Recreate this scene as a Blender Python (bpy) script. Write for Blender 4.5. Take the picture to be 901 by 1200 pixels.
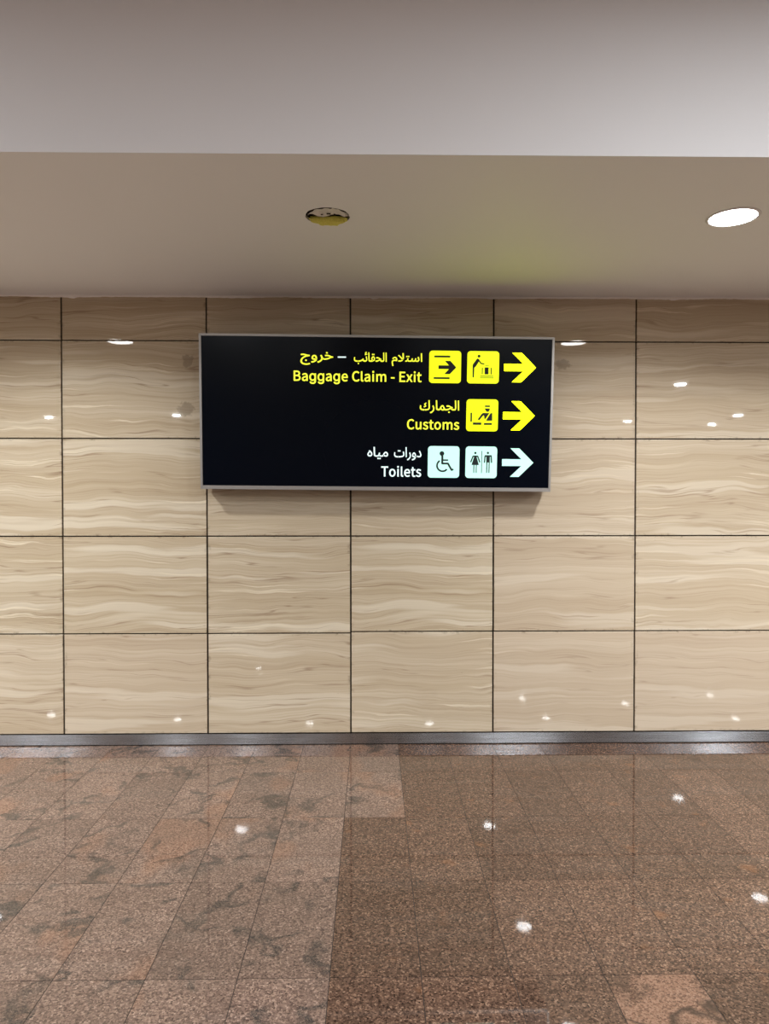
import bpy, bmesh, math, random
from mathutils import Vector, Matrix

for o in list(bpy.data.objects):
    bpy.data.objects.remove(o, do_unlink=True)
scene = bpy.context.scene
COL = scene.collection
rad = math.radians

# ------------------------------------------------------------------ camera, world, exposure
cam_d = bpy.data.cameras.new('camera')
cam_d.sensor_fit = 'VERTICAL'
cam_d.sensor_height = 24.0
cam_d.lens = 851.9 * 24.0 / 1200.0
cam_d.clip_start = 0.05
cam = bpy.data.objects.new('camera', cam_d)
COL.objects.link(cam)
cam.location = (0.022, -4.622, 1.56)
cam.rotation_euler = (rad(90 - 0.933), rad(0.02), rad(-0.875))
scene.camera = cam

world = bpy.data.worlds.new('world')
scene.world = world
world.use_nodes = True
world.node_tree.nodes['Background'].inputs[0].default_value = (0.5, 0.5, 0.52, 1)
world.node_tree.nodes['Background'].inputs[1].default_value = 0.02

vs = scene.view_settings
vs.view_transform = 'Standard'
vs.look = 'None'
vs.gamma = 1.0
vs.use_curve_mapping = False
vs.exposure = 0.0

SOFFIT_LAMP_W = 36.0       # watts of each downlight in the low ceiling by the wall
HALL_LAMP_W = 60.0         # watts of each downlight in the hall ceiling
SOFFIT_LAMP_COL = (0.96, 0.98, 1.0)
HALL_LAMP_COL = (0.93, 0.97, 1.0)

# ------------------------------------------------------------------ sizes (metres)
CEIL = 2.847               # low ceiling in front of the wall
HALL = 3.52                # ceiling of the hall
EDGE = -1.893              # where the low ceiling ends
X0, PW = -0.1226, 0.9092   # a wall joint and the panel pitch
ROWS = [0.074, 0.7185, 1.332, 1.950, 2.5665, CEIL]
XL, XR, YB = -12.0, 12.0, -22.0
TX, TP = -0.1221, 0.30     # a floor joint and the tile pitch
TY, TD = -0.470, 0.60      # first cross joint, tile length

# ------------------------------------------------------------------ helpers
def link(name, bm, mats, parent=None, loc=(0, 0, 0), smooth=False):
    me = bpy.data.meshes.new(name)
    bm.normal_update()
    bm.to_mesh(me)
    bm.free()
    for m in (mats if isinstance(mats, (list, tuple)) else [mats]):
        me.materials.append(m)
    if smooth:
        for f in me.polygons:
            f.use_smooth = True
    o = bpy.data.objects.new(name, me)
    o.location = loc
    COL.objects.link(o)
    if parent is not None:
        o.parent = parent
    return o


def empty(name, loc, rot=(0, 0, 0)):
    o = bpy.data.objects.new(name, None)
    o.empty_display_size = 0.1
    o.location = loc
    o.rotation_euler = rot
    COL.objects.link(o)
    return o


def tag(o, label=None, cat=None, group=None, kind=None):
    if label:
        o['label'] = label
    if cat:
        o['category'] = cat
    if group:
        o['group'] = group
    if kind:
        o['kind'] = kind
    return o


def box(bm, x0, x1, y0, y1, z0, z1):
    v = [bm.verts.new((x, y, z)) for x in (x0, x1) for y in (y0, y1) for z in (z0, z1)]
    for f in ((0, 1, 3, 2), (4, 6, 7, 5), (0, 4, 5, 1), (2, 3, 7, 6), (0, 2, 6, 4), (1, 5, 7, 3)):
        bm.faces.new([v[i] for i in f])
    return v


def slab(bm, w, h, t, c, axis):
    """A stone slab of w by h with a small chamfer c round its show face.
    axis 'y': show face at y=0 looking to -y, body to +y; axis 'z': show face at z=0 looking up."""
    def P(a, b, d):
        return (a, d, b) if axis == 'y' else (a, b, -d)
    rings = []
    for ins, d in ((0, t), (0, c), (c, 0)):
        rings.append([bm.verts.new(P(a, b, d)) for a, b in ((ins, ins), (w - ins, ins), (w - ins, h - ins), (ins, h - ins))])
    fs = []
    for r0, r1 in zip(rings, rings[1:]):
        for i in range(4):
            j = (i + 1) % 4
            fs.append(bm.faces.new((r0[i], r0[j], r1[j], r1[i])))
    fs.append(bm.faces.new(rings[2]))
    fs.append(bm.faces.new(list(reversed(rings[0]))))
    return fs


def lathe(bm, prof, n=48, cap_top=False, cap_bot=False):
    rings = []
    for r, z in prof:
        rings.append([bm.verts.new((r * math.cos(2 * math.pi * k / n), r * math.sin(2 * math.pi * k / n), z)) for k in range(n)])
    for a, b in zip(rings, rings[1:]):
        for k in range(n):
            j = (k + 1) % n
            bm.faces.new((a[k], a[j], b[j], b[k]))
    if cap_bot:
        bm.faces.new(rings[0])
    if cap_top:
        bm.faces.new(rings[-1])


def prism(bm, pts, y0, y1):
    """Extrude a polygon of (x, z) points between y0 (front) and y1."""
    a = [bm.verts.new((x, y0, z)) for x, z in pts]
    b = [bm.verts.new((x, y1, z)) for x, z in pts]
    bm.faces.new(a)
    bm.faces.new(list(reversed(b)))
    n = len(pts)
    for i in range(n):
        j = (i + 1) % n
        bm.faces.new((a[i], b[i], b[j], a[j]))


def face_attr(bm, name, val):
    lay = bm.faces.layers.float.get(name) or bm.faces.layers.float.new(name)
    for f in bm.faces:
        f[lay] = val


# ------------------------------------------------------------------ materials
class NT:
    def __init__(self, name):
        self.m = bpy.data.materials.new(name)
        self.m.use_nodes = True
        self.t = self.m.node_tree
        self.b = self.t.nodes['Principled BSDF']

    def n(self, typ, **kw):
        nd = self.t.nodes.new(typ)
        for k, v in kw.items():
            setattr(nd, k, v)
        return nd

    def s(self, nd, key, v):
        i = nd.inputs[key]
        if hasattr(v, 'is_output') or isinstance(v, bpy.types.NodeSocket):
            self.t.links.new(v, i)
        else:
            i.default_value = v

    def math(self, op, a, b=None, c=None, clamp=False):
        nd = self.n('ShaderNodeMath', operation=op)
        nd.use_clamp = clamp
        self.s(nd, 0, a)
        if b is not None:
            self.s(nd, 1, b)
        if c is not None:
            self.s(nd, 2, c)
        return nd.outputs[0]

    def vec(self, x, y, z):
        nd = self.n('ShaderNodeCombineXYZ')
        self.s(nd, 0, x); self.s(nd, 1, y); self.s(nd, 2, z)
        return nd.outputs[0]

    def sep(self, v):
        nd = self.n('ShaderNodeSeparateXYZ')
        self.s(nd, 0, v)
        return nd.outputs

    def noise(self, v, scale, detail=3.0, rough=0.5):
        nd = self.n('ShaderNodeTexNoise')
        self.s(nd, 'Vector', v); self.s(nd, 'Scale', scale); self.s(nd, 'Detail', detail); self.s(nd, 'Roughness', rough)
        return nd.outputs[0]

    def ramp(self, f, stops, interp='LINEAR'):
        nd = self.n('ShaderNodeValToRGB')
        nd.color_ramp.interpolation = interp
        e = nd.color_ramp.elements
        while len(e) < len(stops):
            e.new(0.5)
        for el, (p, c) in zip(e, stops):
            el.position = p
            el.color = (c, c, c, 1) if isinstance(c, (int, float)) else (*c, 1)
        self.s(nd, 0, f)
        return nd.outputs[0]

    def mix(self, f, a, b, mode='MIX'):
        nd = self.n('ShaderNodeMix', data_type='RGBA', blend_type=mode)
        self.s(nd, 0, f)
        for k, v in ((6, a), (7, b)):
            if isinstance(v, tuple):
                v = (*v, 1)
            self.s(nd, k, v)
        return nd.outputs[2]

    def attr(self, name):
        return self.n('ShaderNodeAttribute', attribute_name=name).outputs['Fac']

    def set(self, **kw):
        for k, v in kw.items():
            if isinstance(v, tuple) and len(v) == 3:
                v = (*v, 1)
            self.s(self.b, k.replace('_', ' '), v)
        return self


def lin(r, g, b):
    f = lambda c: (c / 255 / 12.92) if c / 255 <= 0.04045 else ((c / 255 + 0.055) / 1.055) ** 2.4
    return (f(r), f(g), f(b))


def flat(name, col, rough=0.5, metal=0.0, **kw):
    t = NT(name)
    t.set(Base_Color=col, Roughness=rough, Metallic=metal, **kw)
    return t.m


def emit(name, col, strength, rough=0.3):
    t = NT(name)
    t.set(Base_Color=tuple(c * 0.6 for c in col), Roughness=rough, Emission_Color=col, Emission_Strength=strength)
    return t.m


def make_travertine():
    t = NT('polished_travertine')
    geo = t.n('ShaderNodeTexCoord')
    x, y, z = t.sep(geo.outputs['Object'])[:3]
    gx, gy, gz = t.sep(geo.outputs['Generated'])[:3]
    r = t.attr('rnd')
    off = t.math('MULTIPLY', r, 91.7)
    # slow swells and small ripples bend the layers
    p1 = t.vec(t.math('MULTIPLY', x, 1.5), off, t.math('MULTIPLY', z, 2.2))
    w1 = t.math('SUBTRACT', t.noise(p1, 1.3, 2.0), 0.5)
    p2 = t.vec(t.math('MULTIPLY', x, 2.4), t.math('ADD', off, 7.3), t.math('MULTIPLY', z, 9.0))
    w2 = t.math('SUBTRACT', t.noise(p2, 1.6, 3.0), 0.5)
    p3 = t.vec(t.math('MULTIPLY', x, 10.0), t.math('ADD', off, 3.1), t.math('MULTIPLY', z, 30.0))
    w3 = t.math('SUBTRACT', t.noise(p3, 1.0, 3.0), 0.5)
    # how strongly the layers ripple differs over the height of a slab
    amp = t.ramp(t.noise(t.vec(t.math('MULTIPLY', x, .4), t.math('ADD', off, 19.0), z), 3.2, 1.0), [(0.40, 0.12), (0.64, 1.0)])
    zz = t.math('ADD', z, t.math('MULTIPLY', w1, 0.13))
    zz = t.math('ADD', zz, t.math('MULTIPLY', t.math('MULTIPLY', w2, 0.042), amp))
    zz = t.math('ADD', zz, t.math('MULTIPLY', t.math('MULTIPLY', w3, 0.007), amp))
    xs = t.math('MULTIPLY', x, 0.30)
    broad = t.noise(t.vec(xs, off, t.math('MULTIPLY', zz, 9.0)), 1.0, 2.0)
    mid = t.noise(t.vec(xs, t.math('ADD', off, 5.0), t.math('MULTIPLY', zz, 36.0)), 1.0, 3.0, 0.6)
    fine = t.noise(t.vec(t.math('MULTIPLY', x, 1.2), t.math('ADD', off, 9.0), t.math('MULTIPLY', zz, 150.0)), 1.0, 2.0, 0.6)
    base = t.mix(t.ramp(broad, [(0.34, 0.0), (0.66, 1.0)]), lin(190, 173, 145), lin(207, 193, 168))
    base = t.mix(t.math('MULTIPLY', t.ramp(mid, [(0.44, 1.0), (0.55, 0.0)]), 0.28), base, lin(174, 153, 125))
    base = t.mix(t.math('MULTIPLY', t.ramp(fine, [(0.36, 1.0), (0.50, 0.0)]), 0.40), base, lin(166, 145, 118))
    base = t.mix(t.math('MULTIPLY', t.ramp(t.noise(t.vec(t.math('MULTIPLY', x, .6), t.math('ADD', off, 77.0), t.math('MULTIPLY', zz, 11.0)), 1.0, 2.0), [(0.57, 0.0), (0.63, 1.0)]), 0.6), base, lin(222, 211, 189))
    # thin pale seams
    sm = t.noise(t.vec(t.math('MULTIPLY', x, .9), t.math('ADD', off, 31.0), t.math('MULTIPLY', zz, 40.0)), 1.0, 2.0)
    pale = t.ramp(sm, [(0.60, 0.0), (0.645, 1.0), (0.70, 0.3)])
    base = t.mix(t.math('MULTIPLY', t.math('MULTIPLY', pale, amp), 0.8), base, lin(232, 220, 194))
    # thin brown seams
    sb = t.noise(t.vec(t.math('MULTIPLY', x, .7), t.math('ADD', off, 43.0), t.math('MULTIPLY', zz, 20.0)), 1.0, 2.0)
    line = t.ramp(sb, [(0.485, 0.0), (0.498, 1.0), (0.502, 1.0), (0.515, 0.0)])
    brk = t.ramp(t.noise(t.vec(t.math('MULTIPLY', x, 2.0), t.math('ADD', off, 3.0), t.math('MULTIPLY', z, 8.0)), 1.0, 2.0), [(0.44, 0.0), (0.56, 1.0)])
    base = t.mix(t.math('MULTIPLY', t.math('MULTIPLY', line, brk), 0.6), base, lin(138, 112, 88))
    # slab to slab difference, pinker or yellower
    hue = t.attr('hue')
    base = t.mix(t.math('MULTIPLY', hue, 0.5), base, lin(196, 176, 156))
    # grime creeping in from the open joints
    ex = t.math('MULTIPLY', t.math('MINIMUM', gx, t.math('SUBTRACT', 1.0, gx)), 0.9)
    ez = t.math('MULTIPLY', t.math('MINIMUM', gz, t.math('SUBTRACT', 1.0, gz)), 0.6)
    ed = t.math('MINIMUM', ex, t.math('MULTIPLY', ez, 1.4))
    gn = t.noise(t.vec(x, off, z), 26.0, 4.0, 0.65)
    grime = t.math('MULTIPLY', t.ramp(ed, [(0.0, 1.0), (0.022, 0.0)]), t.ramp(gn, [(0.55, 0.0), (0.70, 1.0)]))
    base = t.mix(t.math('MULTIPLY', grime, 0.6), base, lin(104, 88, 72))
    # two old glue stains at the ends of the sign and a few small scuffs
    px, py, pz = t.sep(t.n('ShaderNodeNewGeometry').outputs['Position'])[:3]
    stain = None
    for sx, sz, rx, rz in ((-1.148, 2.440, 0.040, 0.046), (-1.16, 2.135, 0.055, 0.05), (1.225, 2.425, 0.055, 0.034)):
        dx = t.math('DIVIDE', t.math('SUBTRACT', px, sx), rx)
        dz = t.math('DIVIDE', t.math('SUBTRACT', pz, sz), rz)
        d = t.math('SQRT', t.math('ADD', t.math('MULTIPLY', dx, dx), t.math('MULTIPLY', dz, dz)))
        d = t.math('ADD', d, t.math('MULTIPLY', t.math('SUBTRACT', t.noise(t.vec(px, 0.0, pz), 40.0, 4.0), 0.5), 1.6))
        k = t.ramp(d, [(0.72, 1.0), (1.0, 0.0)])
        stain = k if stain is None else t.math('MAXIMUM', stain, k)
    base = t.mix(t.math('MULTIPLY', stain, 0.42), base, lin(118, 104, 88))
    sc = t.noise(t.vec(t.math('MULTIPLY', x, 22.0), t.math('ADD', off, 61.0), t.math('MULTIPLY', z, 34.0)), 1.0, 3.0, 0.7)
    base = t.mix(t.math('MULTIPLY', t.ramp(sc, [(0.745, 0.0), (0.80, 1.0)]), 0.5), base, lin(112, 92, 76))
    wav = t.noise(t.vec(px, 0.0, pz), 3.0, 1.0)
    bump = t.n('ShaderNodeBump')
    t.s(bump, 'Strength', 0.01); t.s(bump, 'Distance', 0.02); t.s(bump, 'Height', wav)
    t.set(Base_Color=base, Roughness=0.02, Normal=bump.outputs[0])
    return t.m


def make_granite():
    """zone 0: grey-pink stone with dark veins, zone 1: plain brown stone, zone 2: peach stone with black veins"""
    t = NT('polished_granite')
    geo = t.n('ShaderNodeTexCoord')
    x, y, z = t.sep(geo.outputs['Object'])[:3]
    r = t.attr('rnd')
    zone = t.attr('zone')
    P = t.vec(t.math('ADD', x, t.math('MULTIPLY', r, 37.0)), t.math('ADD', y, t.math('MULTIPLY', r, 71.0)), 0.0)
    vor = t.n('ShaderNodeTexVoronoi')
    t.s(vor, 'Vector', P); t.s(vor, 'Scale', 170.0)
    cell = t.sep(vor.outputs['Color'])[0]
    vor2 = t.n('ShaderNodeTexVoronoi')
    t.s(vor2, 'Vector', P); t.s(vor2, 'Scale', 380.0)
    cell2 = t.sep(vor2.outputs['Color'])[1]
    pink = t.ramp(cell, [(0.0, lin(80, 68, 62)), (0.30, lin(114, 97, 88)), (0.62, lin(128, 110, 99)), (0.88, lin(148, 128, 114)), (1.0, lin(170, 150, 136))])
    brown = t.ramp(cell, [(0.0, lin(50, 39, 33)), (0.30, lin(84, 67, 56)), (0.65, lin(97, 78, 66)), (0.90, lin(122, 98, 82)), (1.0, lin(146, 122, 104))])
    peach = t.ramp(cell, [(0.0, lin(98, 76, 64)), (0.4, lin(136, 107, 89)), (1.0, lin(158, 129, 110))])
    big = t.noise(P, 2.6, 3.0, 0.55)
    pk = t.ramp(t.noise(t.vec(t.math('ADD', x, t.math('MULTIPLY', r, 53.0)), t.math('MULTIPLY', y, 0.6), t.math('MULTIPLY', r, 9.0)), 3.2, 2.0), [(0.56, 0.0), (0.64, 1.0)])
    z1 = t.ramp(zone, [(0.25, 0.0), (0.26, 1.0)])      # 0 for zone 0, else 1
    z2 = t.ramp(zone, [(0.75, 0.0), (0.76, 1.0)])
    c0 = t.mix(t.math('MULTIPLY', pk, 0.8), pink, peach)
    c0 = t.mix(t.math('MULTIPLY', t.ramp(big, [(0.42, 1.0), (0.60, 0.0)]), 0.30), c0, lin(104, 90, 80))
    # swirling grey-green veins
    wp = t.n('ShaderNodeVectorMath', operation='ADD')
    wn = t.n('ShaderNodeTexNoise'); t.s(wn, 'Vector', P); t.s(wn, 'Scale', 3.0); t.s(wn, 'Detail', 3.0)
    ws = t.n('ShaderNodeVectorMath', operation='SCALE'); t.s(ws, 0, wn.outputs[1]); t.s(ws, 'Scale', 0.5)
    t.s(wp, 0, P); t.s(wp, 1, ws.outputs[0])
    vn = t.noise(wp.outputs[0], 2.4, 3.0, 0.55)
    vein = t.ramp(vn, [(0.465, 0.0), (0.495, 1.0), (0.508, 1.0), (0.54, 0.0)])
    vmask = t.ramp(t.noise(wp.outputs[0], 4.2, 2.0), [(0.43, 0.0), (0.56, 1.0)])
    vein = t.math('MULTIPLY', vein, vmask)
    grit = t.math('MULTIPLY_ADD', cell2, 0.8, 0.3, clamp=True)
    c0 = t.mix(t.math('MULTIPLY', t.math('MULTIPLY', vein, grit), 0.95), c0, lin(52, 56, 55))
    c1 = t.mix(t.math('MULTIPLY', t.ramp(t.noise(P, 7.0, 2.0), [(0.64, 0.0), (0.78, 1.0)]), 0.5), brown, lin(138, 96, 64))
    c1 = t.mix(t.math('MULTIPLY', t.math('MULTIPLY', vein, t.ramp(big, [(0.56, 0.0), (0.66, 1.0)])), 0.55), c1, lin(58, 48, 40))
    c2 = t.mix(t.math('MULTIPLY', t.ramp(vn, [(0.47, 0.0), (0.50, 1.0), (0.54, 0.0)]), 0.85), peach, lin(58, 52, 46))
    c2 = t.mix(t.ramp(big, [(0.44, 1.0), (0.54, 0.0)]), c2, brown)
    c = t.mix(z2, t.mix(z1, c0, c1), c2)
    c = t.mix(t.math('MULTIPLY', t.ramp(cell2, [(0.80, 0.0), (0.96, 1.0)]), 0.45), c, lin(62, 46, 38))
    tone = t.math('MULTIPLY_ADD', t.math('FRACT', t.math('MULTIPLY', r, 23.7)), 0.26, 0.73)
    c = t.mix(1.0, c, t.vec(t.math('MULTIPLY', tone, 1.05), t.math('MULTIPLY', tone, 0.98), t.math('MULTIPLY', tone, 0.95)), 'MULTIPLY')
    bump = t.n('ShaderNodeBump')
    t.s(bump, 'Strength', 0.006); t.s(bump, 'Distance', 0.002); t.s(bump, 'Height', t.noise(P, 60.0, 1.0))
    t.set(Base_Color=c, Roughness=0.03, Normal=bump.outputs[0])
    return t.m


def make_paint(name, col):
    t = NT(name)
    tc = t.n('ShaderNodeTexCoord')
    n = t.noise(tc.outputs['Object'], 1.1, 3.0)
    c = t.mix(t.math('MULTIPLY', n, 0.10), col, tuple(v * 0.86 for v in col))
    bump = t.n('ShaderNodeBump')
    t.s(bump, 'Strength', 0.05); t.s(bump, 'Distance', 0.003); t.s(bump, 'Height', t.noise(tc.outputs['Object'], 90.0, 3.0))
    t.set(Base_Color=c, Roughness=0.6, Normal=bump.outputs[0])
    return t.m


def make_steel():
    t = NT('brushed_steel')
    tc = t.n('ShaderNodeTexCoord')
    x, y, z = t.sep(tc.outputs['Object'])[:3]
    st = t.noise(t.vec(t.math('MULTIPLY', x, 1.2), 0.0, t.math('MULTIPLY', z, 420.0)), 1.0, 3.0, 0.7)
    dull = t.noise(t.vec(t.math('MULTIPLY', x, 2.0), 0.0, t.math('MULTIPLY', z, 30.0)), 1.0, 3.0)
    c = t.mix(st, lin(158, 162, 168), lin(196, 198, 201))
    # the fine horizontal brush lines tilt the surface up and down
    br = t.noise(t.vec(t.math('MULTIPLY', x, 3.0), 0.0, t.math('MULTIPLY', z, 2600.0)), 1.0, 1.0)
    tilt = t.math('MULTIPLY', t.math('SUBTRACT', br, 0.5), 1.3)
    va = t.n('ShaderNodeVectorMath', operation='ADD')
    t.s(va, 0, t.n('ShaderNodeNewGeometry').outputs['Normal']); t.s(va, 1, t.vec(0.0, 0.0, tilt))
    vn = t.n('ShaderNodeVectorMath', operation='NORMALIZE')
    t.s(vn, 0, va.outputs[0])
    tan = t.n('ShaderNodeTangent', direction_type='UV_MAP', uv_map='UVMap')
    t.set(Base_Color=c, Metallic=1.0, Roughness=t.math('MULTIPLY_ADD', dull, 0.05, 0.235), Normal=vn.outputs[0],
          Anisotropic=1.0, Anisotropic_Rotation=0.25)
    t.s(t.b, 'Tangent', tan.outputs[0])
    return t.m


def make_insulation():
    t = NT('glass_wool')
    tc = t.n('ShaderNodeTexCoord')
    n = t.noise(tc.outputs['Object'], 160.0, 4.0, 0.7)
    c = t.mix(n, lin(190, 184, 60), lin(246, 242, 130))
    bump = t.n('ShaderNodeBump')
    t.s(bump, 'Strength', 0.6); t.s(bump, 'Distance', 0.004); t.s(bump, 'Height', n)
    t.set(Base_Color=c, Roughness=0.95, Normal=bump.outputs[0])
    return t.m


def make_dirty_joint():
    t = NT('joint_backing')
    tc = t.n('ShaderNodeTexCoord')
    n = t.noise(tc.outputs['Object'], 14.0, 4.0)
    c = t.mix(n, lin(20, 16, 13), lin(62, 52, 42))
    t.set(Base_Color=c, Roughness=0.9)
    return t.m


M_TRAV = make_travertine()
M_GRAN = make_granite()
M_JOINT = make_dirty_joint()
M_GROUT = flat('floor_joint', lin(40, 33, 28), 0.8)
M_CEIL = make_paint('ceiling_paint', lin(243, 245, 246))
M_HALLCEIL = make_paint('hall_ceiling_paint', lin(236, 234, 232))
M_FASCIA = make_paint('fascia_paint', lin(243, 242, 243))
M_HALLWALL = make_paint('hall_wall_paint', lin(222, 214, 204))
M_STEEL = make_steel()
M_ALU = flat('sign_aluminium', lin(176, 172, 167), 0.42, 0.75)
M_ALU_DARK = flat('sign_casing_grey', lin(92, 90, 88), 0.5, 0.6)
M_ACRYL = flat('black_acrylic', lin(4, 8, 18), 0.2, 0.0, Specular_IOR_Level=0.12)
M_YEL = emit('lit_yellow_acrylic', lin(234, 250, 0), 1.1)
M_YARROW = emit('lit_yellow_arrow', lin(240, 250, 0), 7.5)
M_YTXT = emit('lit_yellow_lettering', lin(240, 246, 60), 1.15)
M_WHT = emit('lit_white_acrylic', lin(198, 250, 236), 0.85)
M_WTXT = emit('lit_white_lettering', lin(226, 248, 246), 0.95)
M_SYM = flat('black_film', lin(14, 12, 4), 0.4)
M_SYM2 = flat('black_film_green', lin(16, 34, 34), 0.4)
M_WHITE = flat('white_lamp_trim', lin(225, 225, 226), 0.35)
M_LENS = emit('lamp_lens', (1.0, 0.98, 0.95), 25.0)
M_GAP_SHADE = flat('painted_gap_shade', lin(18, 16, 15), 0.9)
M_DARK = flat('plenum_dark', lin(66, 60, 54), 0.9)
M_PLASTER = flat('cut_plasterboard', lin(188, 182, 172), 0.9)
M_BEAD = flat('white_sealant', lin(243, 240, 236), 0.6)
M_WOOL = make_insulation()
M_FOIL = flat('pale_facing', lin(226, 224, 214), 0.6)

# ------------------------------------------------------------------ wall with its stone panels
bm = bmesh.new()
box(bm, XL - .2, XR + .2, 0.014, 0.25, 0.0, CEIL + 0.15)
wall = tag(link('wall_back', bm, M_JOINT), 'beige travertine clad wall behind the lit direction sign', 'wall', kind='structure')

JV, JH = 0.0105, 0.0078
rng = random.Random(5)
same = {}
ncol0 = int(math.floor((XL - X0) / PW))
ncol1 = int(math.ceil((XR - X0) / PW))
for c in range(ncol0, ncol1):
    xa, xb = max(XL, X0 + c * PW), min(XR, X0 + (c + 1) * PW)
    for r in range(5):
        za, zb = ROWS[r], ROWS[r + 1]
        dz = -0.0055 if c < 0 else 0.0035          # the slabs right of the middle sit a touch higher
        if r == 0:
            zb += dz
        if r == 1:
            za += dz
        key = (r, c)
        if r == 1 and c in (-2, 0):
            key = (1, 'pair')
        if r == 0 and c in (-2, 2):
            key = (0, 'pair')
        rv = same.setdefault(key, rng.random())
        bm = bmesh.new()
        w, h = xb - xa - JV, zb - za - JH
        slab(bm, w, h, 0.014 - 0.0002, 0.0012, 'y')
        face_attr(bm, 'rnd', rv)
        face_attr(bm, 'hue', min(1, max(0, (0.55 if c >= 1 else 0.1) + (0.3 if r == 0 else 0) + rng.uniform(-.2, .2))))
        link('panel', bm, M_TRAV, wall, (xa + JV / 2 + rng.uniform(-.0006, .0006), rng.uniform(-.0004, .0), za + JH / 2))

# ------------------------------------------------------------------ floor with its stone tiles
bm = bmesh.new()
box(bm, XL - .2, XR + .2, YB - .2, 0.25, -0.2, -0.0013)
floor = tag(link('floor', bm, M_GROUT), 'polished granite floor, grey pink on the left and brown on the right', 'floor', kind='structure')
JT = 0.0024


def zone_of(k, row, yc):
    if k == 0 and row == 0:
        return 0.0
    if k == 0 and row == 1:
        return 0.0
    if k == 3 and row == 4:
        return 1.0
    return 0.0 if k < 0 else 0.5


rng = random.Random(11)
row_y = [0.0] + [TY - TD * i for i in range(0, 40)]
field = bmesh.new()
lr = field.faces.layers.float.new('rnd')
lz = field.faces.layers.float.new('zone')
k0, k1 = int(math.floor((XL - TX) / TP)), int(math.ceil((XR - TX) / TP))
for row in range(len(row_y) - 1):
    ya, yb = row_y[row + 1], row_y[row]
    if yb <= YB:
        break
    ya = max(ya, YB)
    for k in range(k0, k1):
        xa, xb = max(XL, TX + k * TP), min(XR, TX + (k + 1) * TP)
        rv, zn = rng.random(), zone_of(k, row, (ya + yb) / 2)
        near = row < 10 and -14 <= k < 15
        if near:
            bm = bmesh.new()
            slab(bm, xb - xa - JT, yb - ya - JT, 0.0012, 0.0004, 'z')
            face_attr(bm, 'rnd', rv)
            face_attr(bm, 'zone', zn)
            link('tile', bm, M_GRAN, floor, (xa + JT / 2, ya + JT / 2, 0))
        else:
            q = [field.verts.new(v) for v in ((xa + JT / 2, ya + JT / 2, 0), (xb - JT / 2, ya + JT / 2, 0), (xb - JT / 2, yb - JT / 2, 0), (xa + JT / 2, yb - JT / 2, 0))]
            f = field.faces.new(q)
            f[lr] = rv
            f[lz] = zn
            lo = [field.verts.new((v.co.x, v.co.y, -0.0012)) for v in q]
            for i in range(4):
                j = (i + 1) % 4
                g = field.faces.new((q[j], q[i], lo[i], lo[j]))
                g[lr] = rv
                g[lz] = zn
tag(link('tile_field', field, M_GRAN, floor), kind='stuff')

# ------------------------------------------------------------------ steel baseboard in lengths
base = tag(empty('baseboard_back', (0, 0, 0)), 'brushed steel baseboard along the foot of the stone wall', 'baseboard', kind='structure')
seams = [XL, -7.2, -4.75, -2.30, X0 + PW + 0.004, 3.15, 5.6, 8.05, XR]
for a, b in zip(seams, seams[1:]):
    bm = bmesh.new()
    prof = [(-0.0002, 0.0), (-0.0012, 0.0), (-0.0012, 0.0062), (-0.0045, 0.0064), (-0.0045, 0.0714), (-0.0002, 0.0716)]
    va = [bm.verts.new((a + .0004, y, z)) for y, z in prof]
    vb = [bm.verts.new((b - .0004, y, z)) for y, z in prof]
    n = len(prof)
    for i in range(n):
        j = (i + 1) % n
        f = bm.faces.new((va[i], vb[i], vb[j], va[j]))
        f.material_index = 1 if i in (1, 2) else 0  # recess faces at the floor coloured dark to stand for shade in the gap
    bm.faces.new(list(reversed(va)))
    bm.faces.new(vb)
    uv = bm.loops.layers.uv.new('UVMap')
    for f in bm.faces:
        for l in f.loops:
            l[uv].uv = (l.vert.co.x, l.vert.co.z + l.vert.co.y * 0.3)
    link('steel_strip', bm, [M_STEEL, M_GAP_SHADE], base)

# ------------------------------------------------------------------ low ceiling with round cut-outs
LAMP_Y = -1.318
LAMPS = [-7.56, -5.72, -3.871, -2.028, 1.658, 3.50, 5.345, 7.19]
HOLE = (-0.185, -1.300)
cuts = sorted([(x, LAMP_Y, 0.098) for x in LAMPS] + [(HOLE[0], HOLE[1], 0.100)])
bm = bmesh.new()
half = 0.16
ya, yb = LAMP_Y - 0.2, LAMP_Y + 0.24


def q4(x0, x1, y0, y1, z=CEIL):
    v = [bm.verts.new(p) for p in ((x0, y0, z), (x0, y1, z), (x1, y1, z), (x1, y0, z))]
    bm.faces.new(v)


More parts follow.
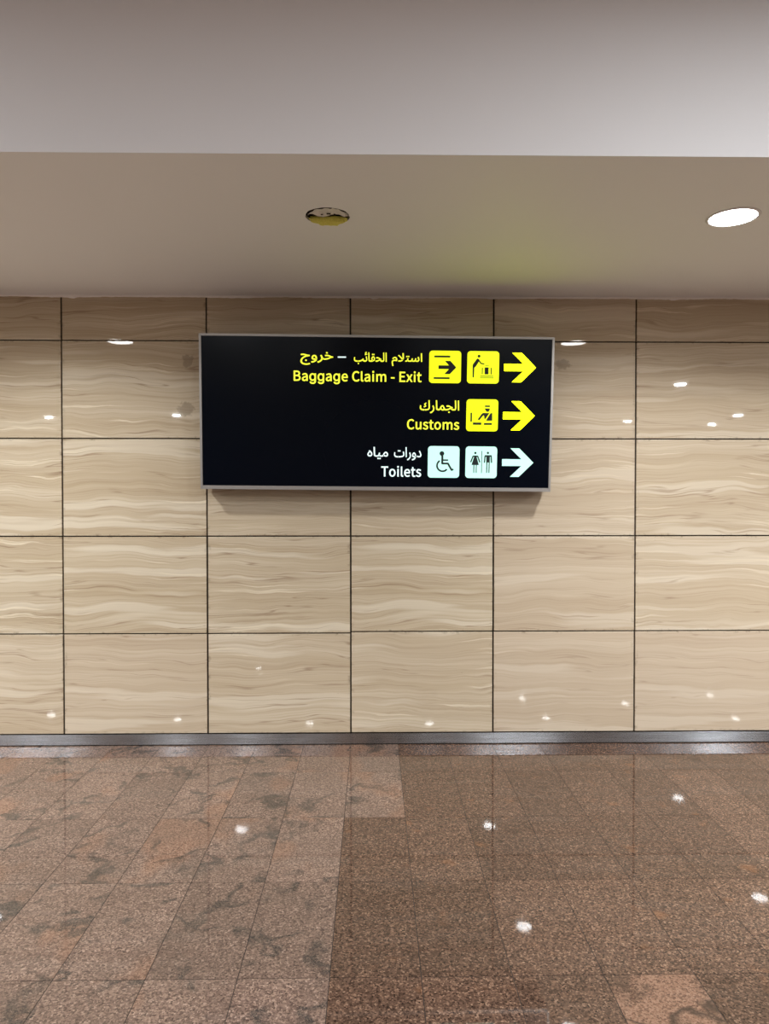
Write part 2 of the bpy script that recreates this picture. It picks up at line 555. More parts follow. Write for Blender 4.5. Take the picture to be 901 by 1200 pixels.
q4(XL, XR, EDGE, ya)
q4(XL, XR, yb, 0.0)
cur = XL
N = 48
for cx, cy, cr in cuts:
    q4(cur, cx - half, ya, yb)
    # square with a round hole: one ring of quads, then the thickness of the board
    ring, outer, up = [], [], []
    for i in range(N):
        a = 2 * math.pi * (i + .5) / N
        dx, dy = math.cos(a), math.sin(a)
        s = min(half / abs(dx) if abs(dx) > 1e-6 else 9, ((yb - cy) / dy) if dy > 0 else ((ya - cy) / dy))
        jag = 1 + (0.012 * math.sin(7 * a) + 0.008 * math.sin(17 * a) if cx == HOLE[0] else 0)
        ring.append(bm.verts.new((cx + cr * jag * dx, cy + cr * jag * dy, CEIL)))
        up.append(bm.verts.new((cx + cr * jag * dx, cy + cr * jag * dy, CEIL + 0.0125)))
        outer.append(bm.verts.new((cx + s * dx, cy + s * dy, CEIL)))
    for i in range(N):
        j = (i + 1) % N
        bm.faces.new((ring[i], ring[j], outer[j], outer[i]))
        f = bm.faces.new((ring[j], ring[i], up[i], up[j]))
        f.material_index = 1
    # close the four corners the ring leaves open
    for ccx, ccy in ((cx - half, ya), (cx + half, ya), (cx + half, yb), (cx - half, yb)):
        best = None
        for i in range(N):
            j = (i + 1) % N
            p, q = outer[i].co, outer[j].co
            on = lambda v: (abs(v.x - ccx) < 1e-5) or (abs(v.y - ccy) < 1e-5)
            if on(p) and on(q) and not (abs(p.x - q.x) < 1e-5 or abs(p.y - q.y) < 1e-5):
                cv = bm.verts.new((ccx, ccy, CEIL))
                bm.faces.new((outer[i], outer[j], cv))
    cur = cx + half
q4(cur, XR, ya, yb)
ceil = tag(link('ceiling', bm, [M_CEIL, M_PLASTER]), 'low grey painted ceiling strip over the stone wall', 'ceiling', kind='structure')
# the void over it
bm = bmesh.new()
box(bm, XL, XR, EDGE + 0.08, 0.0, CEIL + 0.2, CEIL + 0.24)
link('void_deck', bm, M_DARK, ceil)

# fascia where the low ceiling steps up to the hall ceiling
bm = bmesh.new()
box(bm, XL, XR, EDGE, EDGE + 0.08, CEIL + 0.0004, HALL + 0.05)
tag(link('wall_fascia', bm, M_FASCIA), 'pale smooth bulkhead face above the edge of the low ceiling', 'wall', kind='structure')

# sealant bead where the ceiling meets the stone
bm = bmesh.new()
rng = random.Random(3)
prev = None
nx = 420
for i in range(nx + 1):
    x = -4.2 + 8.4 * i / nx
    d = 0.009 + 0.0035 * math.sin(x * 9.1) * math.sin(x * 2.3) + rng.uniform(-.0015, .0015)
    if 0.0 < x % 1.9 < 0.05:
        d += 0.006
    d = max(d, .0025)
    v = [bm.verts.new((x, -0.0005, CEIL - d)), bm.verts.new((x, -d * 1.3, CEIL - .0002))]
    if prev:
        bm.faces.new((prev[0], v[0], v[1], prev[1]))
    prev = v
tag(link('trim_1', bm, M_BEAD), 'thin uneven white sealant bead between stone wall and ceiling', 'trim', kind='structure')

# ------------------------------------------------------------------ the rest of the hall
bm = bmesh.new()
box(bm, XL, XR, YB, EDGE, HALL, HALL + 0.2)
tag(link('ceiling_hall', bm, M_HALLCEIL), 'higher hall ceiling beyond the bulkhead', 'ceiling', kind='structure')
for nm, a in (('wall_left', (XL - .2, XL, YB, 0.0)), ('wall_right', (XR, XR + .2, YB, 0.0)), ('wall_front', (XL, XR, YB - .2, YB))):
    bm = bmesh.new()
    box(bm, *a, 0.0, HALL + 0.2)
    tag(link(nm, bm, M_HALLWALL), 'plain painted hall wall on the ' + {'wall_left': 'left', 'wall_right': 'right', 'wall_front': 'side behind the viewer'}[nm], 'wall', kind='structure')

# ------------------------------------------------------------------ downlights
def make_downlight(z, col, watts, label, group=None, spread=math.pi):
    root = empty('downlight', (0, 0, z))
    tag(root, label, 'ceiling lamp', group)
    bm = bmesh.new()
    lathe(bm, [(0.1005, 0.0012), (0.1012, -0.0030), (0.104, -0.0052), (0.110, -0.0048), (0.1150, -0.0020), (0.1160, -0.0003), (0.1005, -0.0003)], 56)
    link('trim_ring', bm, M_WHITE, root, smooth=True)
    bm = bmesh.new()
    lathe(bm, [(0.1000, -0.0002), (0.0995, -0.0026), (0.088, -0.0046), (0.060, -0.0058), (0.025, -0.0063), (0.001, -0.0064)], 48, cap_top=True)
    link('lens', bm, M_LENS, root, smooth=True)
    bm = bmesh.new()
    lathe(bm, [(0.0900, 0.0), (0.0900, 0.060), (0.070, 0.075)], 32, cap_top=True)
    link('housing', bm, M_WHITE, root, smooth=True)
    ld = bpy.data.lights.new('lamp_light', 'AREA')
    ld.shape = 'DISK'
    ld.size = 0.180
    ld.spread = spread
    ld.energy = watts
    ld.color = col
    lo = bpy.data.objects.new('lamp_light', ld)
    lo.location = (0, 0, -0.008)
    COL.objects.link(lo)
    lo.parent = root
    return root


def copy_lamp(src, loc, label, group):
    r = src.copy()
    COL.objects.link(r)
    r.location = loc
    tag(r, label, None, group)
    for ch in list(src.children):
        c = ch.copy()
        COL.objects.link(c)
        c.parent = r
    return r


first = make_downlight(CEIL, SOFFIT_LAMP_COL, SOFFIT_LAMP_W, 'bright round downlight in the low ceiling, right of the lit sign', spread=rad(152))
first.location = (1.658, LAMP_Y, CEIL)
G1 = 'downlights in the low ceiling along the wall'
first['group'] = G1
for x in LAMPS:
    if abs(x - 1.658) < .01:
        continue
    if x == -2.028:
        lb = 'round downlight in the low ceiling just outside the left edge'
    else:
        lb = 'round downlight in the low ceiling further along the stone wall'
    copy_lamp(first, (x, LAMP_Y, CEIL), lb, G1)

HALL_LAMPS = [(1.81, -3.92), (4.95, -4.50), (-3.62, -2.45), (4.15, -2.65), (-4.60, -4.20), (-2.01, -6.53), (1.83, -6.62), (5.20, -7.60),  # third to fifth are added out of mirror view to brighten the fascia
              (-1.43, -11.9), (1.29, -11.8), (4.04, -12.15), (8.40, -12.0), (-4.50, -12.2), (-7.6, -12.6),
              (3.83, -13.85), (8.75, -14.0), (-3.45, -17.3), (-8.4, -6.8), (8.6, -7.8), (6.3, -13.3)]
G2 = 'downlights in the hall ceiling behind the viewer'
L2 = 'round downlight in the high hall ceiling behind the viewer, some mirrored in stone, some added to light the bulkhead'
hl = make_downlight(HALL, HALL_LAMP_COL, HALL_LAMP_W, L2, G2)
hl.location = (*HALL_LAMPS[0], HALL)
for x, y in HALL_LAMPS[1:]:
    copy_lamp(hl, (x, y, HALL), L2, G2)

# ------------------------------------------------------------------ insulation showing in the empty cut-out
rng = random.Random(8)
wool = tag(empty('insulation_tuft', (HOLE[0] + .004, HOLE[1] + 0.052, CEIL)),
           'yellow insulation tuft hanging in the empty round hole of the low ceiling', 'insulation')
bm = bmesh.new()
bmesh.ops.create_icosphere(bm, subdivisions=4, radius=1.0)
for v in bm.verts:
    p = v.co
    k = 1 + .10 * math.sin(9 * p.x + 2) * math.cos(5 * p.y) + .06 * math.sin(17 * p.x + 7 * p.z) + rng.uniform(-.05, .05)
    v.co = Vector((p.x * 0.088 * k, p.y * 0.036 * k, p.z * 0.017 * k - .001))
    # follow the round rim
    v.co.y -= (v.co.x / 0.088) ** 2 * 0.026
link('wool_pad', bm, M_WOOL, wool, smooth=True)
bm = bmesh.new()
for i in range(70):
    x = rng.uniform(-.085, .085)
    b = Vector((x, -0.012 - (x / .088) ** 2 * .026 + rng.uniform(-.02, .02), rng.uniform(-.002, .014)))
    d = Vector((rng.uniform(-1, 1), rng.uniform(-1, .3), rng.uniform(-.6, .5))).normalized() * rng.uniform(.008, .022)
    s = Vector((d.y, -d.x, .3)).normalized() * .0009
    v = [bm.verts.new(b - s), bm.verts.new(b + s), bm.verts.new(b + d)]
    bm.faces.new(v)
tag(link('wool_fibres', bm, M_WOOL, wool), kind='stuff')
# crumpled pale facing of the batt behind the wool
bm = bmesh.new()
nu, nv = 16, 8
gridv = []
for i in range(nu + 1):
    rowv = []
    for j in range(nv + 1):
        u, w = -0.0945 + 0.189 * i / nu, j / nv
        y1 = -0.052 - math.sqrt(max(0.0, 0.0955 ** 2 - u * u)) + 0.027
        rowv.append(bm.verts.new((u, y1 + (-0.035 - (u / .09) ** 2 * .012 - y1) * w + rng.uniform(-.002, .002), 0.0085 + 0.006 * math.sin(u * 60) * w + rng.uniform(-.003, .003))))
    gridv.append(rowv)
for i in range(nu):
    for j in range(nv):
        bm.faces.new((gridv[i][j], gridv[i + 1][j], gridv[i + 1][j + 1], gridv[i][j + 1]))
tag(link('facing_sheet', bm, M_FOIL, wool), 'crumpled pale facing sheet')
bm = bmesh.new()
for bx, by, sz in ((0.004, -0.075, .011), (-0.028, -0.066, .006), (0.03, -0.07, .006)):
    box(bm, bx - sz, bx + sz * .6, by - sz * .4, by + sz * .4, .001, .004)
tag(link('torn_scraps', bm, M_DARK, wool), kind='stuff')

# ------------------------------------------------------------------ the lit sign
W, H, DP = 2.161, 0.9431, 0.118
sign = tag(empty('direction_sign', (0.0429, -0.188, 2.0874), (0.0695, 0.0084, 0.0)),
           'long black illuminated sign on the stone wall with yellow and white arrows', 'sign')
sign.scale = (0.9944, 0.9944, 0.9944)
T, TB = 0.014, 0.023        # widths of the frame lip at the sides and at the bottom
# casing behind the face
bm = bmesh.new()
box(bm, -W / 2 + .003, W / 2 - .003, 0.012, DP, -H / 2 + .003, H / 2 - .003)
link('casing', bm, M_ALU_DARK, sign)
# four mitred rails
def rail(p_out, p_in):
    b = bmesh.new()
    pts = [p_out[0], p_out[1], p_in[1], p_in[0]]
    prism(b, pts, 0.0, 0.030)
    bmesh.ops.bevel(b, geom=list(b.edges), offset=0.0014, segments=2, affect='EDGES', clamp_overlap=True)
    return link('frame_rail', b, M_ALU, sign)


xo, zo = W / 2, H / 2
xi, zt, zb = W / 2 - T, H / 2 - T, -H / 2 + TB
g = 0.0006
rail([(-xo, zo), (xo, zo)], [(-xi + g, zt), (xi - g, zt)])
rail([(xo, -zo), (-xo, -zo)], [(xi - g, zb), (-xi + g, zb)])
rail([(-xo, -zo + g), (-xo, zo - g)], [(-xi, zb + g), (-xi, zt - g)])
rail([(xo, zo - g), (xo, -zo + g)], [(xi, zt - g), (xi, zb + g)])
bm = bmesh.new()
box(bm, -xi, xi, 0.006, 0.011, zb, zt)
face = link('face_panel', bm, M_ACRYL, sign)
# brackets that hold it off the wall
for sx in (-0.8, 0.8):
    bm = bmesh.new()
    box(bm, sx - .03, sx + .03, DP, DP + 0.066, 0.30, 0.36)
    link('bracket', bm, M_ALU_DARK, sign)
bm = bmesh.new()
box(bm, -0.9, 0.9, DP, DP + 0.022, -0.44, -0.38)
link('lower_bracket', bm, M_ALU_DARK, sign)

F0, F1 = 0.0035, 0.0058      # the lit shapes stand a little proud of the black face
S0 = 0.0024                  # black film on the lit squares


def rounded(x0, x1, z0, z1, r, n=6):
    pts = []
    for cx, cz, a0 in ((x0 + r, z0 + r, 180), (x1 - r, z0 + r, 270), (x1 - r, z1 - r, 0), (x0 + r, z1 - r, 90)):
        for i in range(n + 1):
            a = rad(a0 + 90 * i / n)
            pts.append((cx + r * math.cos(a), cz + r * math.sin(a)))
    return pts


def arrow(zc, mat, label):
    b = bmesh.new()
    up = [(0.896, 0.0208), (0.826, 0.088), (0.881, 0.088), (0.970, 0.0)]
    pts = [(0.776, -0.0212), (0.896, -0.0208), (0.826, -0.088), (0.881, -0.088), (0.970, 0.0), (0.881, 0.088), (0.826, 0.088), (0.896, 0.0208), (0.776, 0.0212)]
    prism(b, [(x, z + zc) for x, z in pts], F0, F1)
    return tag(link('arrow', b, mat, sign), label)


R1, R2, R3 = 0.2860, -0.0045, -0.2925
SQ = 0.1945
arrow(0.2872, M_YARROW, 'upper yellow arrow')
arrow(-0.0052, M_YARROW, 'middle yellow arrow')
arrow(-0.2925, M_WHT, 'white arrow')


class Picto:
    """A lit rounded square with a black drawing given in unit coordinates, v downwards."""
    def __init__(self, xc, zc, mat, sym, label):
        self.x0, self.z1 = xc - SQ / 2, zc + SQ / 2
        b = bmesh.new()
        prism(b, rounded(xc - SQ / 2, xc + SQ / 2, zc - SQ / 2, zc + SQ / 2, 0.020), F0, F1)
        self.o = tag(link('pictogram_plate', b, mat, sign), label)
        self.b = bmesh.new()
        self.sym = sym
        self.k = 0

    def pt(self, u, v):
        return (self.x0 + u * SQ, self.z1 - v * SQ)

    def poly(self, pts):
        d = self.k * 0.00001
        self.k += 1
        prism(self.b, [self.pt(u, v) for u, v in pts], S0 - d, F0 - 0.0001)

    def rect(self, u0, u1, v0, v1):
        self.poly([(u0, v0), (u1, v0), (u1, v1), (u0, v1)])

    def disc(self, u, v, r, n=20):
        self.poly([(u + r * math.cos(2 * math.pi * i / n), v + r * math.sin(2 * math.pi * i / n)) for i in range(n)])

    def stroke(self, pts, w):
        for (a, b_), (c, d) in zip(pts, pts[1:]):
            L = math.hypot(c - a, d - b_) or 1
            nx_, ny_ = -(d - b_) / L * w / 2, (c - a) / L * w / 2
            self.poly([(a + nx_, b_ + ny_), (c + nx_, d + ny_), (c - nx_, d - ny_), (a - nx_, b_ - ny_)])
        for a, b_ in pts[1:-1]:
            self.disc(a, b_, w / 2, 12)

    def done(self):
        link('pictogram_symbol', self.b, self.sym, self.o)


CX1, CX2 = 0.4145, 0.6470
p = Picto(CX1, R1, M_YEL, M_SYM, 'yellow exit pictogram plate, arrow between two bars')
p.rect(.155, .655, .150, .208)
p.rect(.145, .645, .818, .875)
p.poly([(.29, .452), (.62, .452), (.49, .312), (.665, .312), (.852, .512), (.650, .722), (.475, .722), (.62, .565), (.29, .565)])
p.done()

p = Picto(CX2, R1, M_YEL, M_SYM, 'yellow baggage pictogram plate, person reaching for a suitcase')
p.disc(.363, .155, .045)
p.poly([(.305, .232), (.345, .235), (.378, .265), (.376, .300), (.270, .473), (.222, .520), (.214, .815), (.172, .815), (.168, .430), (.185, .395)])
p.stroke([(.362, .285), (.428, .378), (.535, .396)], .036)
p.rect(.548, .672, .500, .716)
p.rect(.462, .488, .510, .716)
p.rect(.742, .775, .510, .716)
p.rect(.560, .685, .438, .452)
p.rect(.41, .835, .758, .772)
p.rect(.41, .835, .822, .836)
for i in range(18):
    u = .415 + i * .024
    p.stroke([(u, .816), (u + .012, .778)], .008)
p.done()

p = Picto(CX2, R2, M_YEL, M_SYM, 'yellow customs pictogram plate, officer at a counter')
p.rect(.580, .738, .190, .238)
p.poly([(.572, .283), (.738, .283), (.728, .345), (.700, .388), (.640, .388), (.605, .345)])
p.rect(.130, .180, .420, .705)
p.rect(.212, .478, .725, .800)
p.rect(.560, .815, .738, .800)
p.poly([(.820, .428), (.820, .668), (.620, .668), (.765, .428)])
p.poly([(.360, .630), (.490, .448), (.530, .425), (.730, .425), (.580, .645), (.560, .520), (.540, .495), (.410, .660)])
p.done()

p = Picto(CX1, R3, M_WHT, M_SYM2, 'white accessible toilet pictogram plate, wheelchair user')
p.disc(.443, .232, .074)
p.stroke([(.457, .30), (.457, .555)], .064)
p.stroke([(.44, .548), (.640, .548), (.757, .752), (.812, .722)], .058)
p.stroke([(.455, .440), (.645, .440)], .046)
p.stroke([(.47 + .178 * math.cos(rad(a)), .615 - .178 * math.sin(rad(a))) for a in range(122, 325, 9)], .052)
p.done()

p = Picto(CX2, R3, M_WHT, M_SYM2, 'white toilets pictogram plate, woman and man')
p.disc(.308, .205, .036)
p.poly([(.240, .285), (.380, .285), (.395, .315), (.352, .335), (.425, .585), (.192, .585), (.268, .335), (.222, .315)])
p.stroke([(.240, .300), (.165, .500)], .040)
p.stroke([(.380, .300), (.455, .500)], .040)
p.rect(.254, .282, .58, .835)
p.rect(.332, .360, .58, .835)
p.rect(.504, .524, .140, .845)
p.disc(.708, .200, .036)
p.rect(.605, .828, .272, .322)
p.rect(.658, .772, .318, .505)
p.stroke([(.618, .30), (.602, .515)], .040)
p.stroke([(.815, .30), (.828, .515)], .040)
p.rect(.662, .692, .50, .835)
p.rect(.738, .768, .50, .835)
p.done()


# Outlines of the Latin letters: advance width and closed contours, in em units
GLYPHS = {'B':(0.456,[[(0.07,0.509),(0.221,0.509),(0.292,0.502),(0.347,0.48),(0.383,0.442),(0.396,0.385),(0.391,0.348),(0.377,0.316),(0.353,0.291),(0.322,0.274),(0.363,0.257),(0.396,0.232),(0.417,0.196),(0.425,0.149),(0.411,0.084),(0.371,0.037),(0.31,0.009),(0.232,0.0),(0.07,0.0)],[(0.21,0.293),(0.266,0.299),(0.304,0.315),(0.326,0.341),(0.333,0.376),(0.325,0.414),(0.303,0.44),(0.265,0.454),(0.212,0.458),(0.134,0.458),(0.134,0.293)],[(0.223,0.051),(0.282,0.057),(0.325,0.076),(0.352,0.107),(0.362,0.151),(0.353,0.192),(0.326,0.221),(0.282,0.238),(0.223,0.243),(0.134,0.243),(0.134,0.051)]]),
          'a':(0.391,[[(0.107,-0.002),(0.072,0.019),(0.049,0.052),(0.041,0.098),(0.055,0.152),(0.096,0.192),(0.168,0.221),(0.272,0.239),(0.269,0.274),(0.256,0.305),(0.233,0.326),(0.194,0.334),(0.162,0.331),(0.133,0.321),(0.105,0.309),(0.081,0.294),(0.057,0.337),(0.086,0.355),(0.121,0.37),(0.161,0.382),(0.205,0.387),(0.264,0.376),(0.305,0.345),(0.328,0.296),(0.335,0.232),(0.335,0.0),(0.283,0.0),(0.278,0.045),(0.247,0.024),(0.217,0.007),(0.185,-0.005),(0.151,-0.009)],[(0.195,0.045),(0.22,0.055),(0.246,0.07),(0.272,0.092),(0.272,0.197),(0.192,0.182),(0.139,0.162),(0.111,0.135),(0.102,0.102),(0.107,0.075),(0.121,0.056),(0.143,0.046),(0.169,0.042)]]),
          'g':(0.425,[[(0.207,-0.151),(0.187,-0.15),(0.168,-0.148),(0.15,-0.144),(0.134,-0.14),(0.119,-0.134),(0.105,-0.127),(0.093,-0.119),(0.082,-0.11),(0.073,-0.101),(0.064,-0.091),(0.057,-0.08),(0.051,-0.069),(0.101,-0.041),(0.106,-0.047),(0.11,-0.053),(0.116,-0.059),(0.122,-0.066),(0.128,-0.072),(0.136,-0.078),(0.145,-0.083),(0.154,-0.088),(0.165,-0.092),(0.178,-0.095),(0.192,-0.097),(0.207,-0.097),(0.229,-0.096),(0.249,-0.092),(0.267,-0.085),(0.282,-0.075),(0.295,-0.062),(0.304,-0.047),(0.31,-0.028),(0.311,-0.006),(0.311,0.068),(0.302,0.062),(0.298,0.056),(0.293,0.049),(0.287,0.041),(0.28,0.034),(0.272,0.028),(0.263,0.021),(0.252,0.016),(0.241,0.011),(0.227,0.008),(0.212,0.005),(0.195,0.005),(0.173,0.006),(0.152,0.01),(0.132,0.017),(0.113,0.027),(0.095,0.039),(0.08,0.053),(0.067,0.071),(0.055,0.09),(0.046,0.112),(0.039,0.136),(0.035,0.163),(0.034,0.191),(0.035,0.22),(0.039,0.246),(0.046,0.271),(0.055,0.293),(0.066,0.314),(0.08,0.332),(0.095,0.347),(0.112,0.361),(0.131,0.371),(0.152,0.378),(0.173,0.383),(0.196,0.384),(0.213,0.384),(0.228,0.382),(0.242,0.378),(0.253,0.373),(0.264,0.367),(0.273,0.36),(0.281,0.353),(0.288,0.346),(0.294,0.338),(0.299,0.331),(0.304,0.325),(0.308,0.319),(0.313,0.379),(0.372,0.379),(0.372,-0.009),(0.371,-0.032),(0.367,-0.054),(0.36,-0.073),(0.35,-0.09),(0.338,-0.104),(0.324,-0.117),(0.308,-0.127),(0.291,-0.136),(0.271,-0.142),(0.251,-0.147),(0.229,-0.15)],[(0.205,0.059),(0.222,0.06),(0.237,0.063),(0.251,0.068),(0.264,0.075),(0.275,0.084),(0.285,0.095),(0.293,0.107),(0.3,0.121),(0.305,0.137),(0.309,0.154),(0.312,0.172),(0.312,0.193),(0.312,0.212),(0.309,0.231),(0.305,0.248),(0.3,0.264),(0.293,0.278),(0.285,0.291),(0.275,0.303),(0.264,0.312),(0.251,0.32),(0.237,0.325),(0.222,0.329),(0.205,0.33),(0.188,0.329),(0.172,0.325),(0.158,0.32),(0.145,0.312),(0.134,0.302),(0.124,0.29),(0.115,0.277),(0.109,0.262),(0.103,0.246),(0.099,0.229),(0.097,0.212),(0.096,0.193),(0.097,0.173),(0.099,0.155),(0.103,0.138),(0.109,0.123),(0.116,0.108),(0.124,0.096),(0.134,0.085),(0.145,0.076),(0.158,0.068),(0.172,0.063),(0.188,0.06)]]),
          'e':(0.385,[[(0.146,0.004),(0.089,0.043),(0.05,0.105),(0.036,0.188),(0.05,0.271),(0.088,0.334),(0.142,0.373),(0.205,0.387),(0.269,0.374),(0.316,0.339),(0.346,0.283),(0.356,0.21),(0.355,0.2),(0.355,0.19),(0.354,0.181),(0.353,0.174),(0.099,0.174),(0.11,0.119),(0.136,0.077),(0.174,0.051),(0.224,0.042),(0.25,0.044),(0.274,0.05),(0.296,0.059),(0.318,0.072),(0.34,0.029),(0.314,0.014),(0.285,0.002),(0.253,-0.006),(0.217,-0.009)],[(0.3,0.219),(0.294,0.269),(0.275,0.306),(0.246,0.329),(0.206,0.336),(0.168,0.328),(0.135,0.306),(0.111,0.269),(0.098,0.219)]]),
          'C':(0.442,[[(0.174,0.009),(0.103,0.061),(0.057,0.143),(0.04,0.254),(0.057,0.365),(0.105,0.448),(0.176,0.5),(0.266,0.518),(0.31,0.513),(0.348,0.499),(0.38,0.479),(0.406,0.456),(0.371,0.414),(0.349,0.433),(0.325,0.449),(0.298,0.458),(0.267,0.462),(0.201,0.448),(0.151,0.407),(0.118,0.342),(0.106,0.256),(0.117,0.169),(0.149,0.104),(0.199,0.062),(0.265,0.047),(0.299,0.051),(0.33,0.062),(0.357,0.081),(0.383,0.105),(0.418,0.064),(0.386,0.033),(0.35,0.01),(0.308,-0.004),(0.262,-0.009)]]),
          'l':(0.189,[[(0.139,-0.002),(0.119,-0.001),(0.101,0.003),(0.086,0.01),(0.074,0.02),(0.065,0.033),(0.058,0.047),(0.054,0.065),(0.053,0.084),(0.053,0.509),(0.114,0.509),(0.114,0.099),(0.114,0.087),(0.115,0.077),(0.117,0.068),(0.12,0.062),(0.124,0.058),(0.13,0.054),(0.137,0.053),(0.146,0.052),(0.154,0.052),(0.16,0.053),(0.167,0.054),(0.181,0.003),(0.176,0.002),(0.167,-0.0),(0.162,-0.001),(0.156,-0.002)]]),
          'i':(0.19,[[(0.064,0.377),(0.128,0.377),(0.128,0.0),(0.064,0.0)],[(0.079,0.458),(0.066,0.466),(0.057,0.48),(0.054,0.497),(0.057,0.514),(0.066,0.527),(0.079,0.535),(0.096,0.538),(0.113,0.535),(0.126,0.527),(0.135,0.514),(0.138,0.497),(0.135,0.48),(0.126,0.466),(0.113,0.458),(0.096,0.455)]]),
          'm':(0.643,[[(0.064,0.377),(0.116,0.377),(0.122,0.322),(0.15,0.348),(0.178,0.368),(0.208,0.382),(0.241,0.387),(0.28,0.382),(0.309,0.367),(0.331,0.345),(0.345,0.315),(0.375,0.344),(0.405,0.367),(0.437,0.381),(0.47,0.387),(0.52,0.377),(0.556,0.349),(0.577,0.302),(0.584,0.239),(0.584,0.0),(0.521,0.0),(0.521,0.231),(0.517,0.276),(0.504,0.307),(0.482,0.325),(0.451,0.331),(0.428,0.328),(0.405,0.317),(0.381,0.299),(0.356,0.274),(0.356,0.0),(0.292,0.0),(0.292,0.231),(0.288,0.276),(0.275,0.307),(0.253,0.325),(0.222,0.331),(0.2,0.328),(0.177,0.317),(0.153,0.299),(0.128,0.274),(0.128,0.0),(0.064,0.0)]]),
          'E':(0.409,[[(0.07,0.509),(0.363,0.509),(0.363,0.455),(0.134,0.455),(0.134,0.295),(0.327,0.295),(0.327,0.24),(0.134,0.24),(0.134,0.055),(0.371,0.055),(0.371,0.0),(0.07,0.0)]]),
          'x':(0.345,[[(0.135,0.197),(0.02,0.377),(0.089,0.377),(0.14,0.294),(0.148,0.279),(0.157,0.263),(0.167,0.247),(0.176,0.231),(0.188,0.247),(0.196,0.263),(0.205,0.279),(0.213,0.294),(0.26,0.377),(0.326,0.377),(0.211,0.19),(0.335,0.0),(0.266,0.0),(0.21,0.088),(0.201,0.105),(0.191,0.122),(0.18,0.139),(0.169,0.156),(0.156,0.139),(0.147,0.122),(0.137,0.105),(0.128,0.088),(0.077,0.0),(0.01,0.0)]]),
          't':(0.262,[[(0.132,-0.0),(0.099,0.025),(0.08,0.065),(0.075,0.117),(0.075,0.326),(0.019,0.326),(0.019,0.374),(0.078,0.377),(0.085,0.483),(0.138,0.483),(0.138,0.377),(0.241,0.377),(0.241,0.326),(0.138,0.326),(0.138,0.115),(0.141,0.084),(0.151,0.061),(0.169,0.047),(0.197,0.042),(0.207,0.043),(0.219,0.045),(0.23,0.049),(0.24,0.053),(0.252,0.005),(0.235,-0.0),(0.218,-0.005),(0.2,-0.008),(0.182,-0.009)]]),
          'u':(0.422,[[(0.122,0.0),(0.086,0.028),(0.065,0.074),(0.058,0.138),(0.058,0.377),(0.122,0.377),(0.122,0.146),(0.126,0.101),(0.139,0.07),(0.161,0.052),(0.193,0.046),(0.22,0.05),(0.245,0.061),(0.269,0.081),(0.295,0.11),(0.295,0.377),(0.358,0.377),(0.358,0.0),(0.306,0.0),(0.301,0.059),(0.271,0.031),(0.242,0.01),(0.21,-0.004),(0.174,-0.009)]]),
          's':(0.325,[[(0.123,-0.005),(0.086,0.006),(0.052,0.022),(0.022,0.043),(0.053,0.085),(0.078,0.067),(0.104,0.053),(0.133,0.044),(0.165,0.04),(0.197,0.045),(0.22,0.058),(0.234,0.076),(0.239,0.099),(0.231,0.124),(0.211,0.144),(0.184,0.159),(0.153,0.171),(0.113,0.187),(0.078,0.208),(0.053,0.238),(0.043,0.28),(0.052,0.322),(0.077,0.356),(0.118,0.378),(0.173,0.387),(0.207,0.383),(0.238,0.374),(0.266,0.36),(0.29,0.344),(0.259,0.304),(0.24,0.317),(0.219,0.328),(0.197,0.335),(0.174,0.337),(0.142,0.333),(0.121,0.321),(0.108,0.304),(0.103,0.283),(0.11,0.26),(0.128,0.243),(0.154,0.229),(0.185,0.217),(0.226,0.201),(0.263,0.179),(0.289,0.148),(0.299,0.103),(0.29,0.06),(0.264,0.024),(0.221,-0.0),(0.162,-0.009)]]),
          'o':(0.42,[[(0.144,0.004),(0.089,0.043),(0.05,0.105),(0.036,0.188),(0.05,0.272),(0.089,0.335),(0.144,0.373),(0.21,0.387),(0.277,0.373),(0.332,0.335),(0.37,0.272),(0.385,0.188),(0.37,0.105),(0.332,0.043),(0.277,0.004),(0.21,-0.009)],[(0.255,0.054),(0.29,0.083),(0.312,0.129),(0.32,0.188),(0.312,0.247),(0.29,0.293),(0.255,0.323),(0.21,0.333),(0.166,0.323),(0.131,0.293),(0.109,0.247),(0.101,0.188),(0.109,0.129),(0.131,0.083),(0.166,0.054),(0.21,0.044)]]),
          'T':(0.416,[[(0.176,0.455),(0.022,0.455),(0.022,0.509),(0.394,0.509),(0.394,0.455),(0.24,0.455),(0.24,0.0),(0.176,0.0)]]),
          '-':(0.24,[[(0.032,0.219),(0.21,0.219),(0.21,0.17),(0.032,0.17)]]),
          ' ':(0.15,[])}


def fatten(c, d):
    """Move a closed contour outwards by d so that the letter gets bolder."""
    n, out = len(c), []
    for i in range(n):
        p, q, r = Vector(c[i - 1]), Vector(c[i]), Vector(c[(i + 1) % n])
        e0, e1 = (q - p).normalized(), (r - q).normalized()
        n0, n1 = Vector((-e0.y, e0.x)), Vector((-e1.y, e1.x))
        m = n0 + n1
        if m.length < 1e-4:
            m = n0
        m.normalize()
        out.append(q + m * d / max(0.62, m.dot(n0)))
    return out


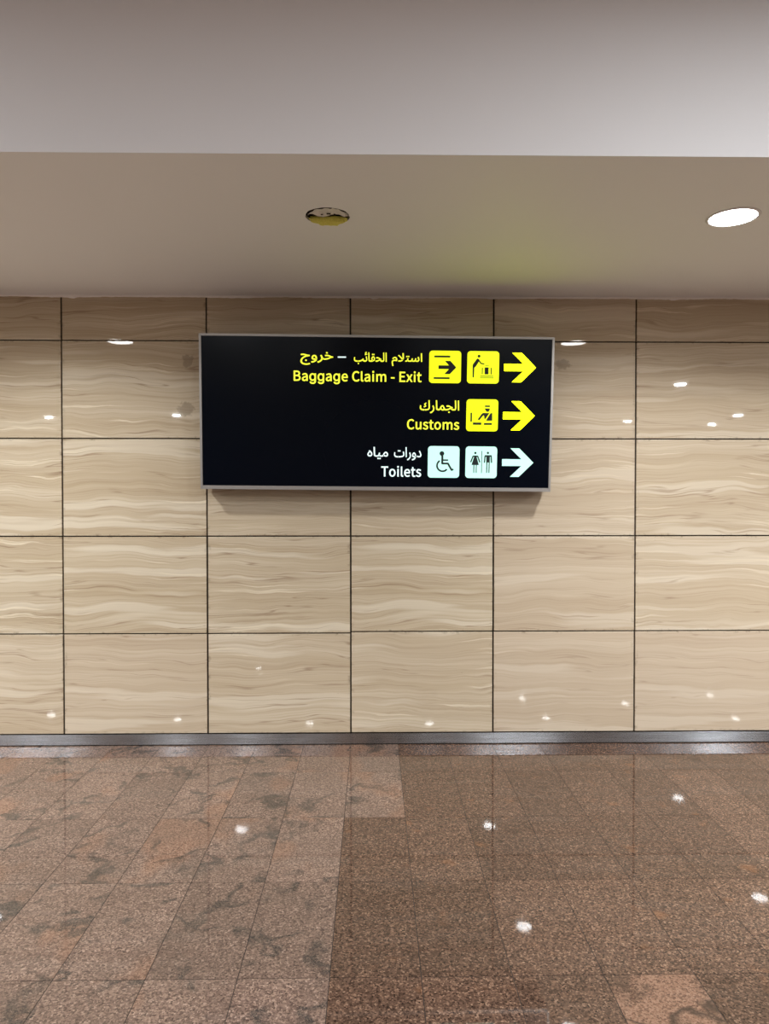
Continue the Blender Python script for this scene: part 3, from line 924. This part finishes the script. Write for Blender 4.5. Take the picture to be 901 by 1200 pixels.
def lettering(text, x0, x1, z0, z1, mat, label, bold=0.0, latin=False):
    """Raised acrylic lettering, sized to its box on the sign."""
    if latin:
        c = bpy.data.curves.new('lettering', 'CURVE')
        c.dimensions = '2D'
        c.fill_mode = 'BOTH'
        pen = 0.0
        for ch in text:
            adv, conts = GLYPHS[ch]
            for ct in conts:
                ct = fatten(ct, bold)
                sp = c.splines.new('POLY')
                sp.points.add(len(ct) - 1)
                sp.use_cyclic_u = True
                for pnt, v in zip(sp.points, ct):
                    pnt.co = (v.x + pen, v.y, 0, 1)
            pen += adv + bold * 1.5
    else:
        c = bpy.data.curves.new('lettering', 'FONT')
        c.body = text
        c.resolution_u = 3
        c.offset = bold
    o = bpy.data.objects.new('lettering', c)
    COL.objects.link(o)
    bpy.context.view_layer.update()
    dg = bpy.context.evaluated_depsgraph_get()
    me = bpy.data.meshes.new_from_object(o.evaluated_get(dg))
    bpy.data.objects.remove(o, do_unlink=True)
    b = bmesh.new()
    b.from_mesh(me)
    bpy.data.meshes.remove(me)
    xs = [v.co.x for v in b.verts]
    ys = [v.co.y for v in b.verts]
    ax, bx_, ay, by_ = min(xs), max(xs), min(ys), max(ys)
    for v in b.verts:
        v.co = Vector((x0 + (v.co.x - ax) / (bx_ - ax) * (x1 - x0), F0, z0 + (v.co.y - ay) / (by_ - ay) * (z1 - z0)))
    b.normal_update()
    for f in b.faces:
        if f.normal.y > 0:
            f.normal_flip()
    ext = bmesh.ops.extrude_face_region(b, geom=list(b.faces), use_keep_orig=True)
    for v in [e for e in ext['geom'] if isinstance(e, bmesh.types.BMVert)]:
        v.co.y = F1
    return tag(link('lettering', b, mat, sign), label)


w1 = '\ufe8d\ufeb3\ufe98\ufefc\ufee1'
w2 = '\ufe8d\ufedf\ufea4\ufed8\ufe8e\ufe8b\ufe90'
w3 = '\ufea7\ufeae\ufeed\ufe9d'
rv = lambda s: s[::-1]
BA = 0.011
lettering(rv(w1), 0.088, 0.2745, 0.288, 0.3665, M_YTXT, 'yellow Arabic lettering, first word for baggage claim', BA)
lettering(rv(w2), -0.142, 0.058, 0.297, 0.371, M_YTXT, 'yellow Arabic lettering, second word for baggage claim', BA)
lettering(rv(w3), -0.467, -0.268, 0.290, 0.368, M_YTXT, 'yellow Arabic lettering for exit', BA)
bm = bmesh.new()
prism(bm, [(-0.240, .3345), (-0.190, .3345), (-0.190, .3425), (-0.240, .3425)], F0, F1)
link('dash', bm, M_WTXT, sign)
lettering('Baggage Claim - Exit', -0.508, 0.272, 0.1755, 0.2580, M_YTXT, 'yellow lettering Baggage Claim - Exit', 0.011, True)
lettering(rv('\ufe8d\ufedf\ufea0\ufee4\ufe8e\ufead\ufed9'), 0.263, 0.505, 0.004, 0.084, M_YTXT, 'yellow Arabic lettering for customs', BA)
lettering('Customs', 0.186, 0.507, -0.0950, -0.0315, M_YTXT, 'yellow lettering Customs', 0.011, True)
lettering(rv('\ufee3\ufef4\ufe8e\ufee9') + '', -0.056, 0.072, -0.279, -0.2035, M_WTXT, 'white Arabic lettering, second word for toilets', BA)
lettering(rv('\ufea9\ufeed\ufead\ufe8d\ufe95'), 0.108, 0.277, -0.285, -0.2035, M_WTXT, 'white Arabic lettering, first word for toilets', BA)
lettering('Toilets', 0.030, 0.277, -0.3865, -0.3190, M_WTXT, 'white lettering Toilets', 0.011, True)
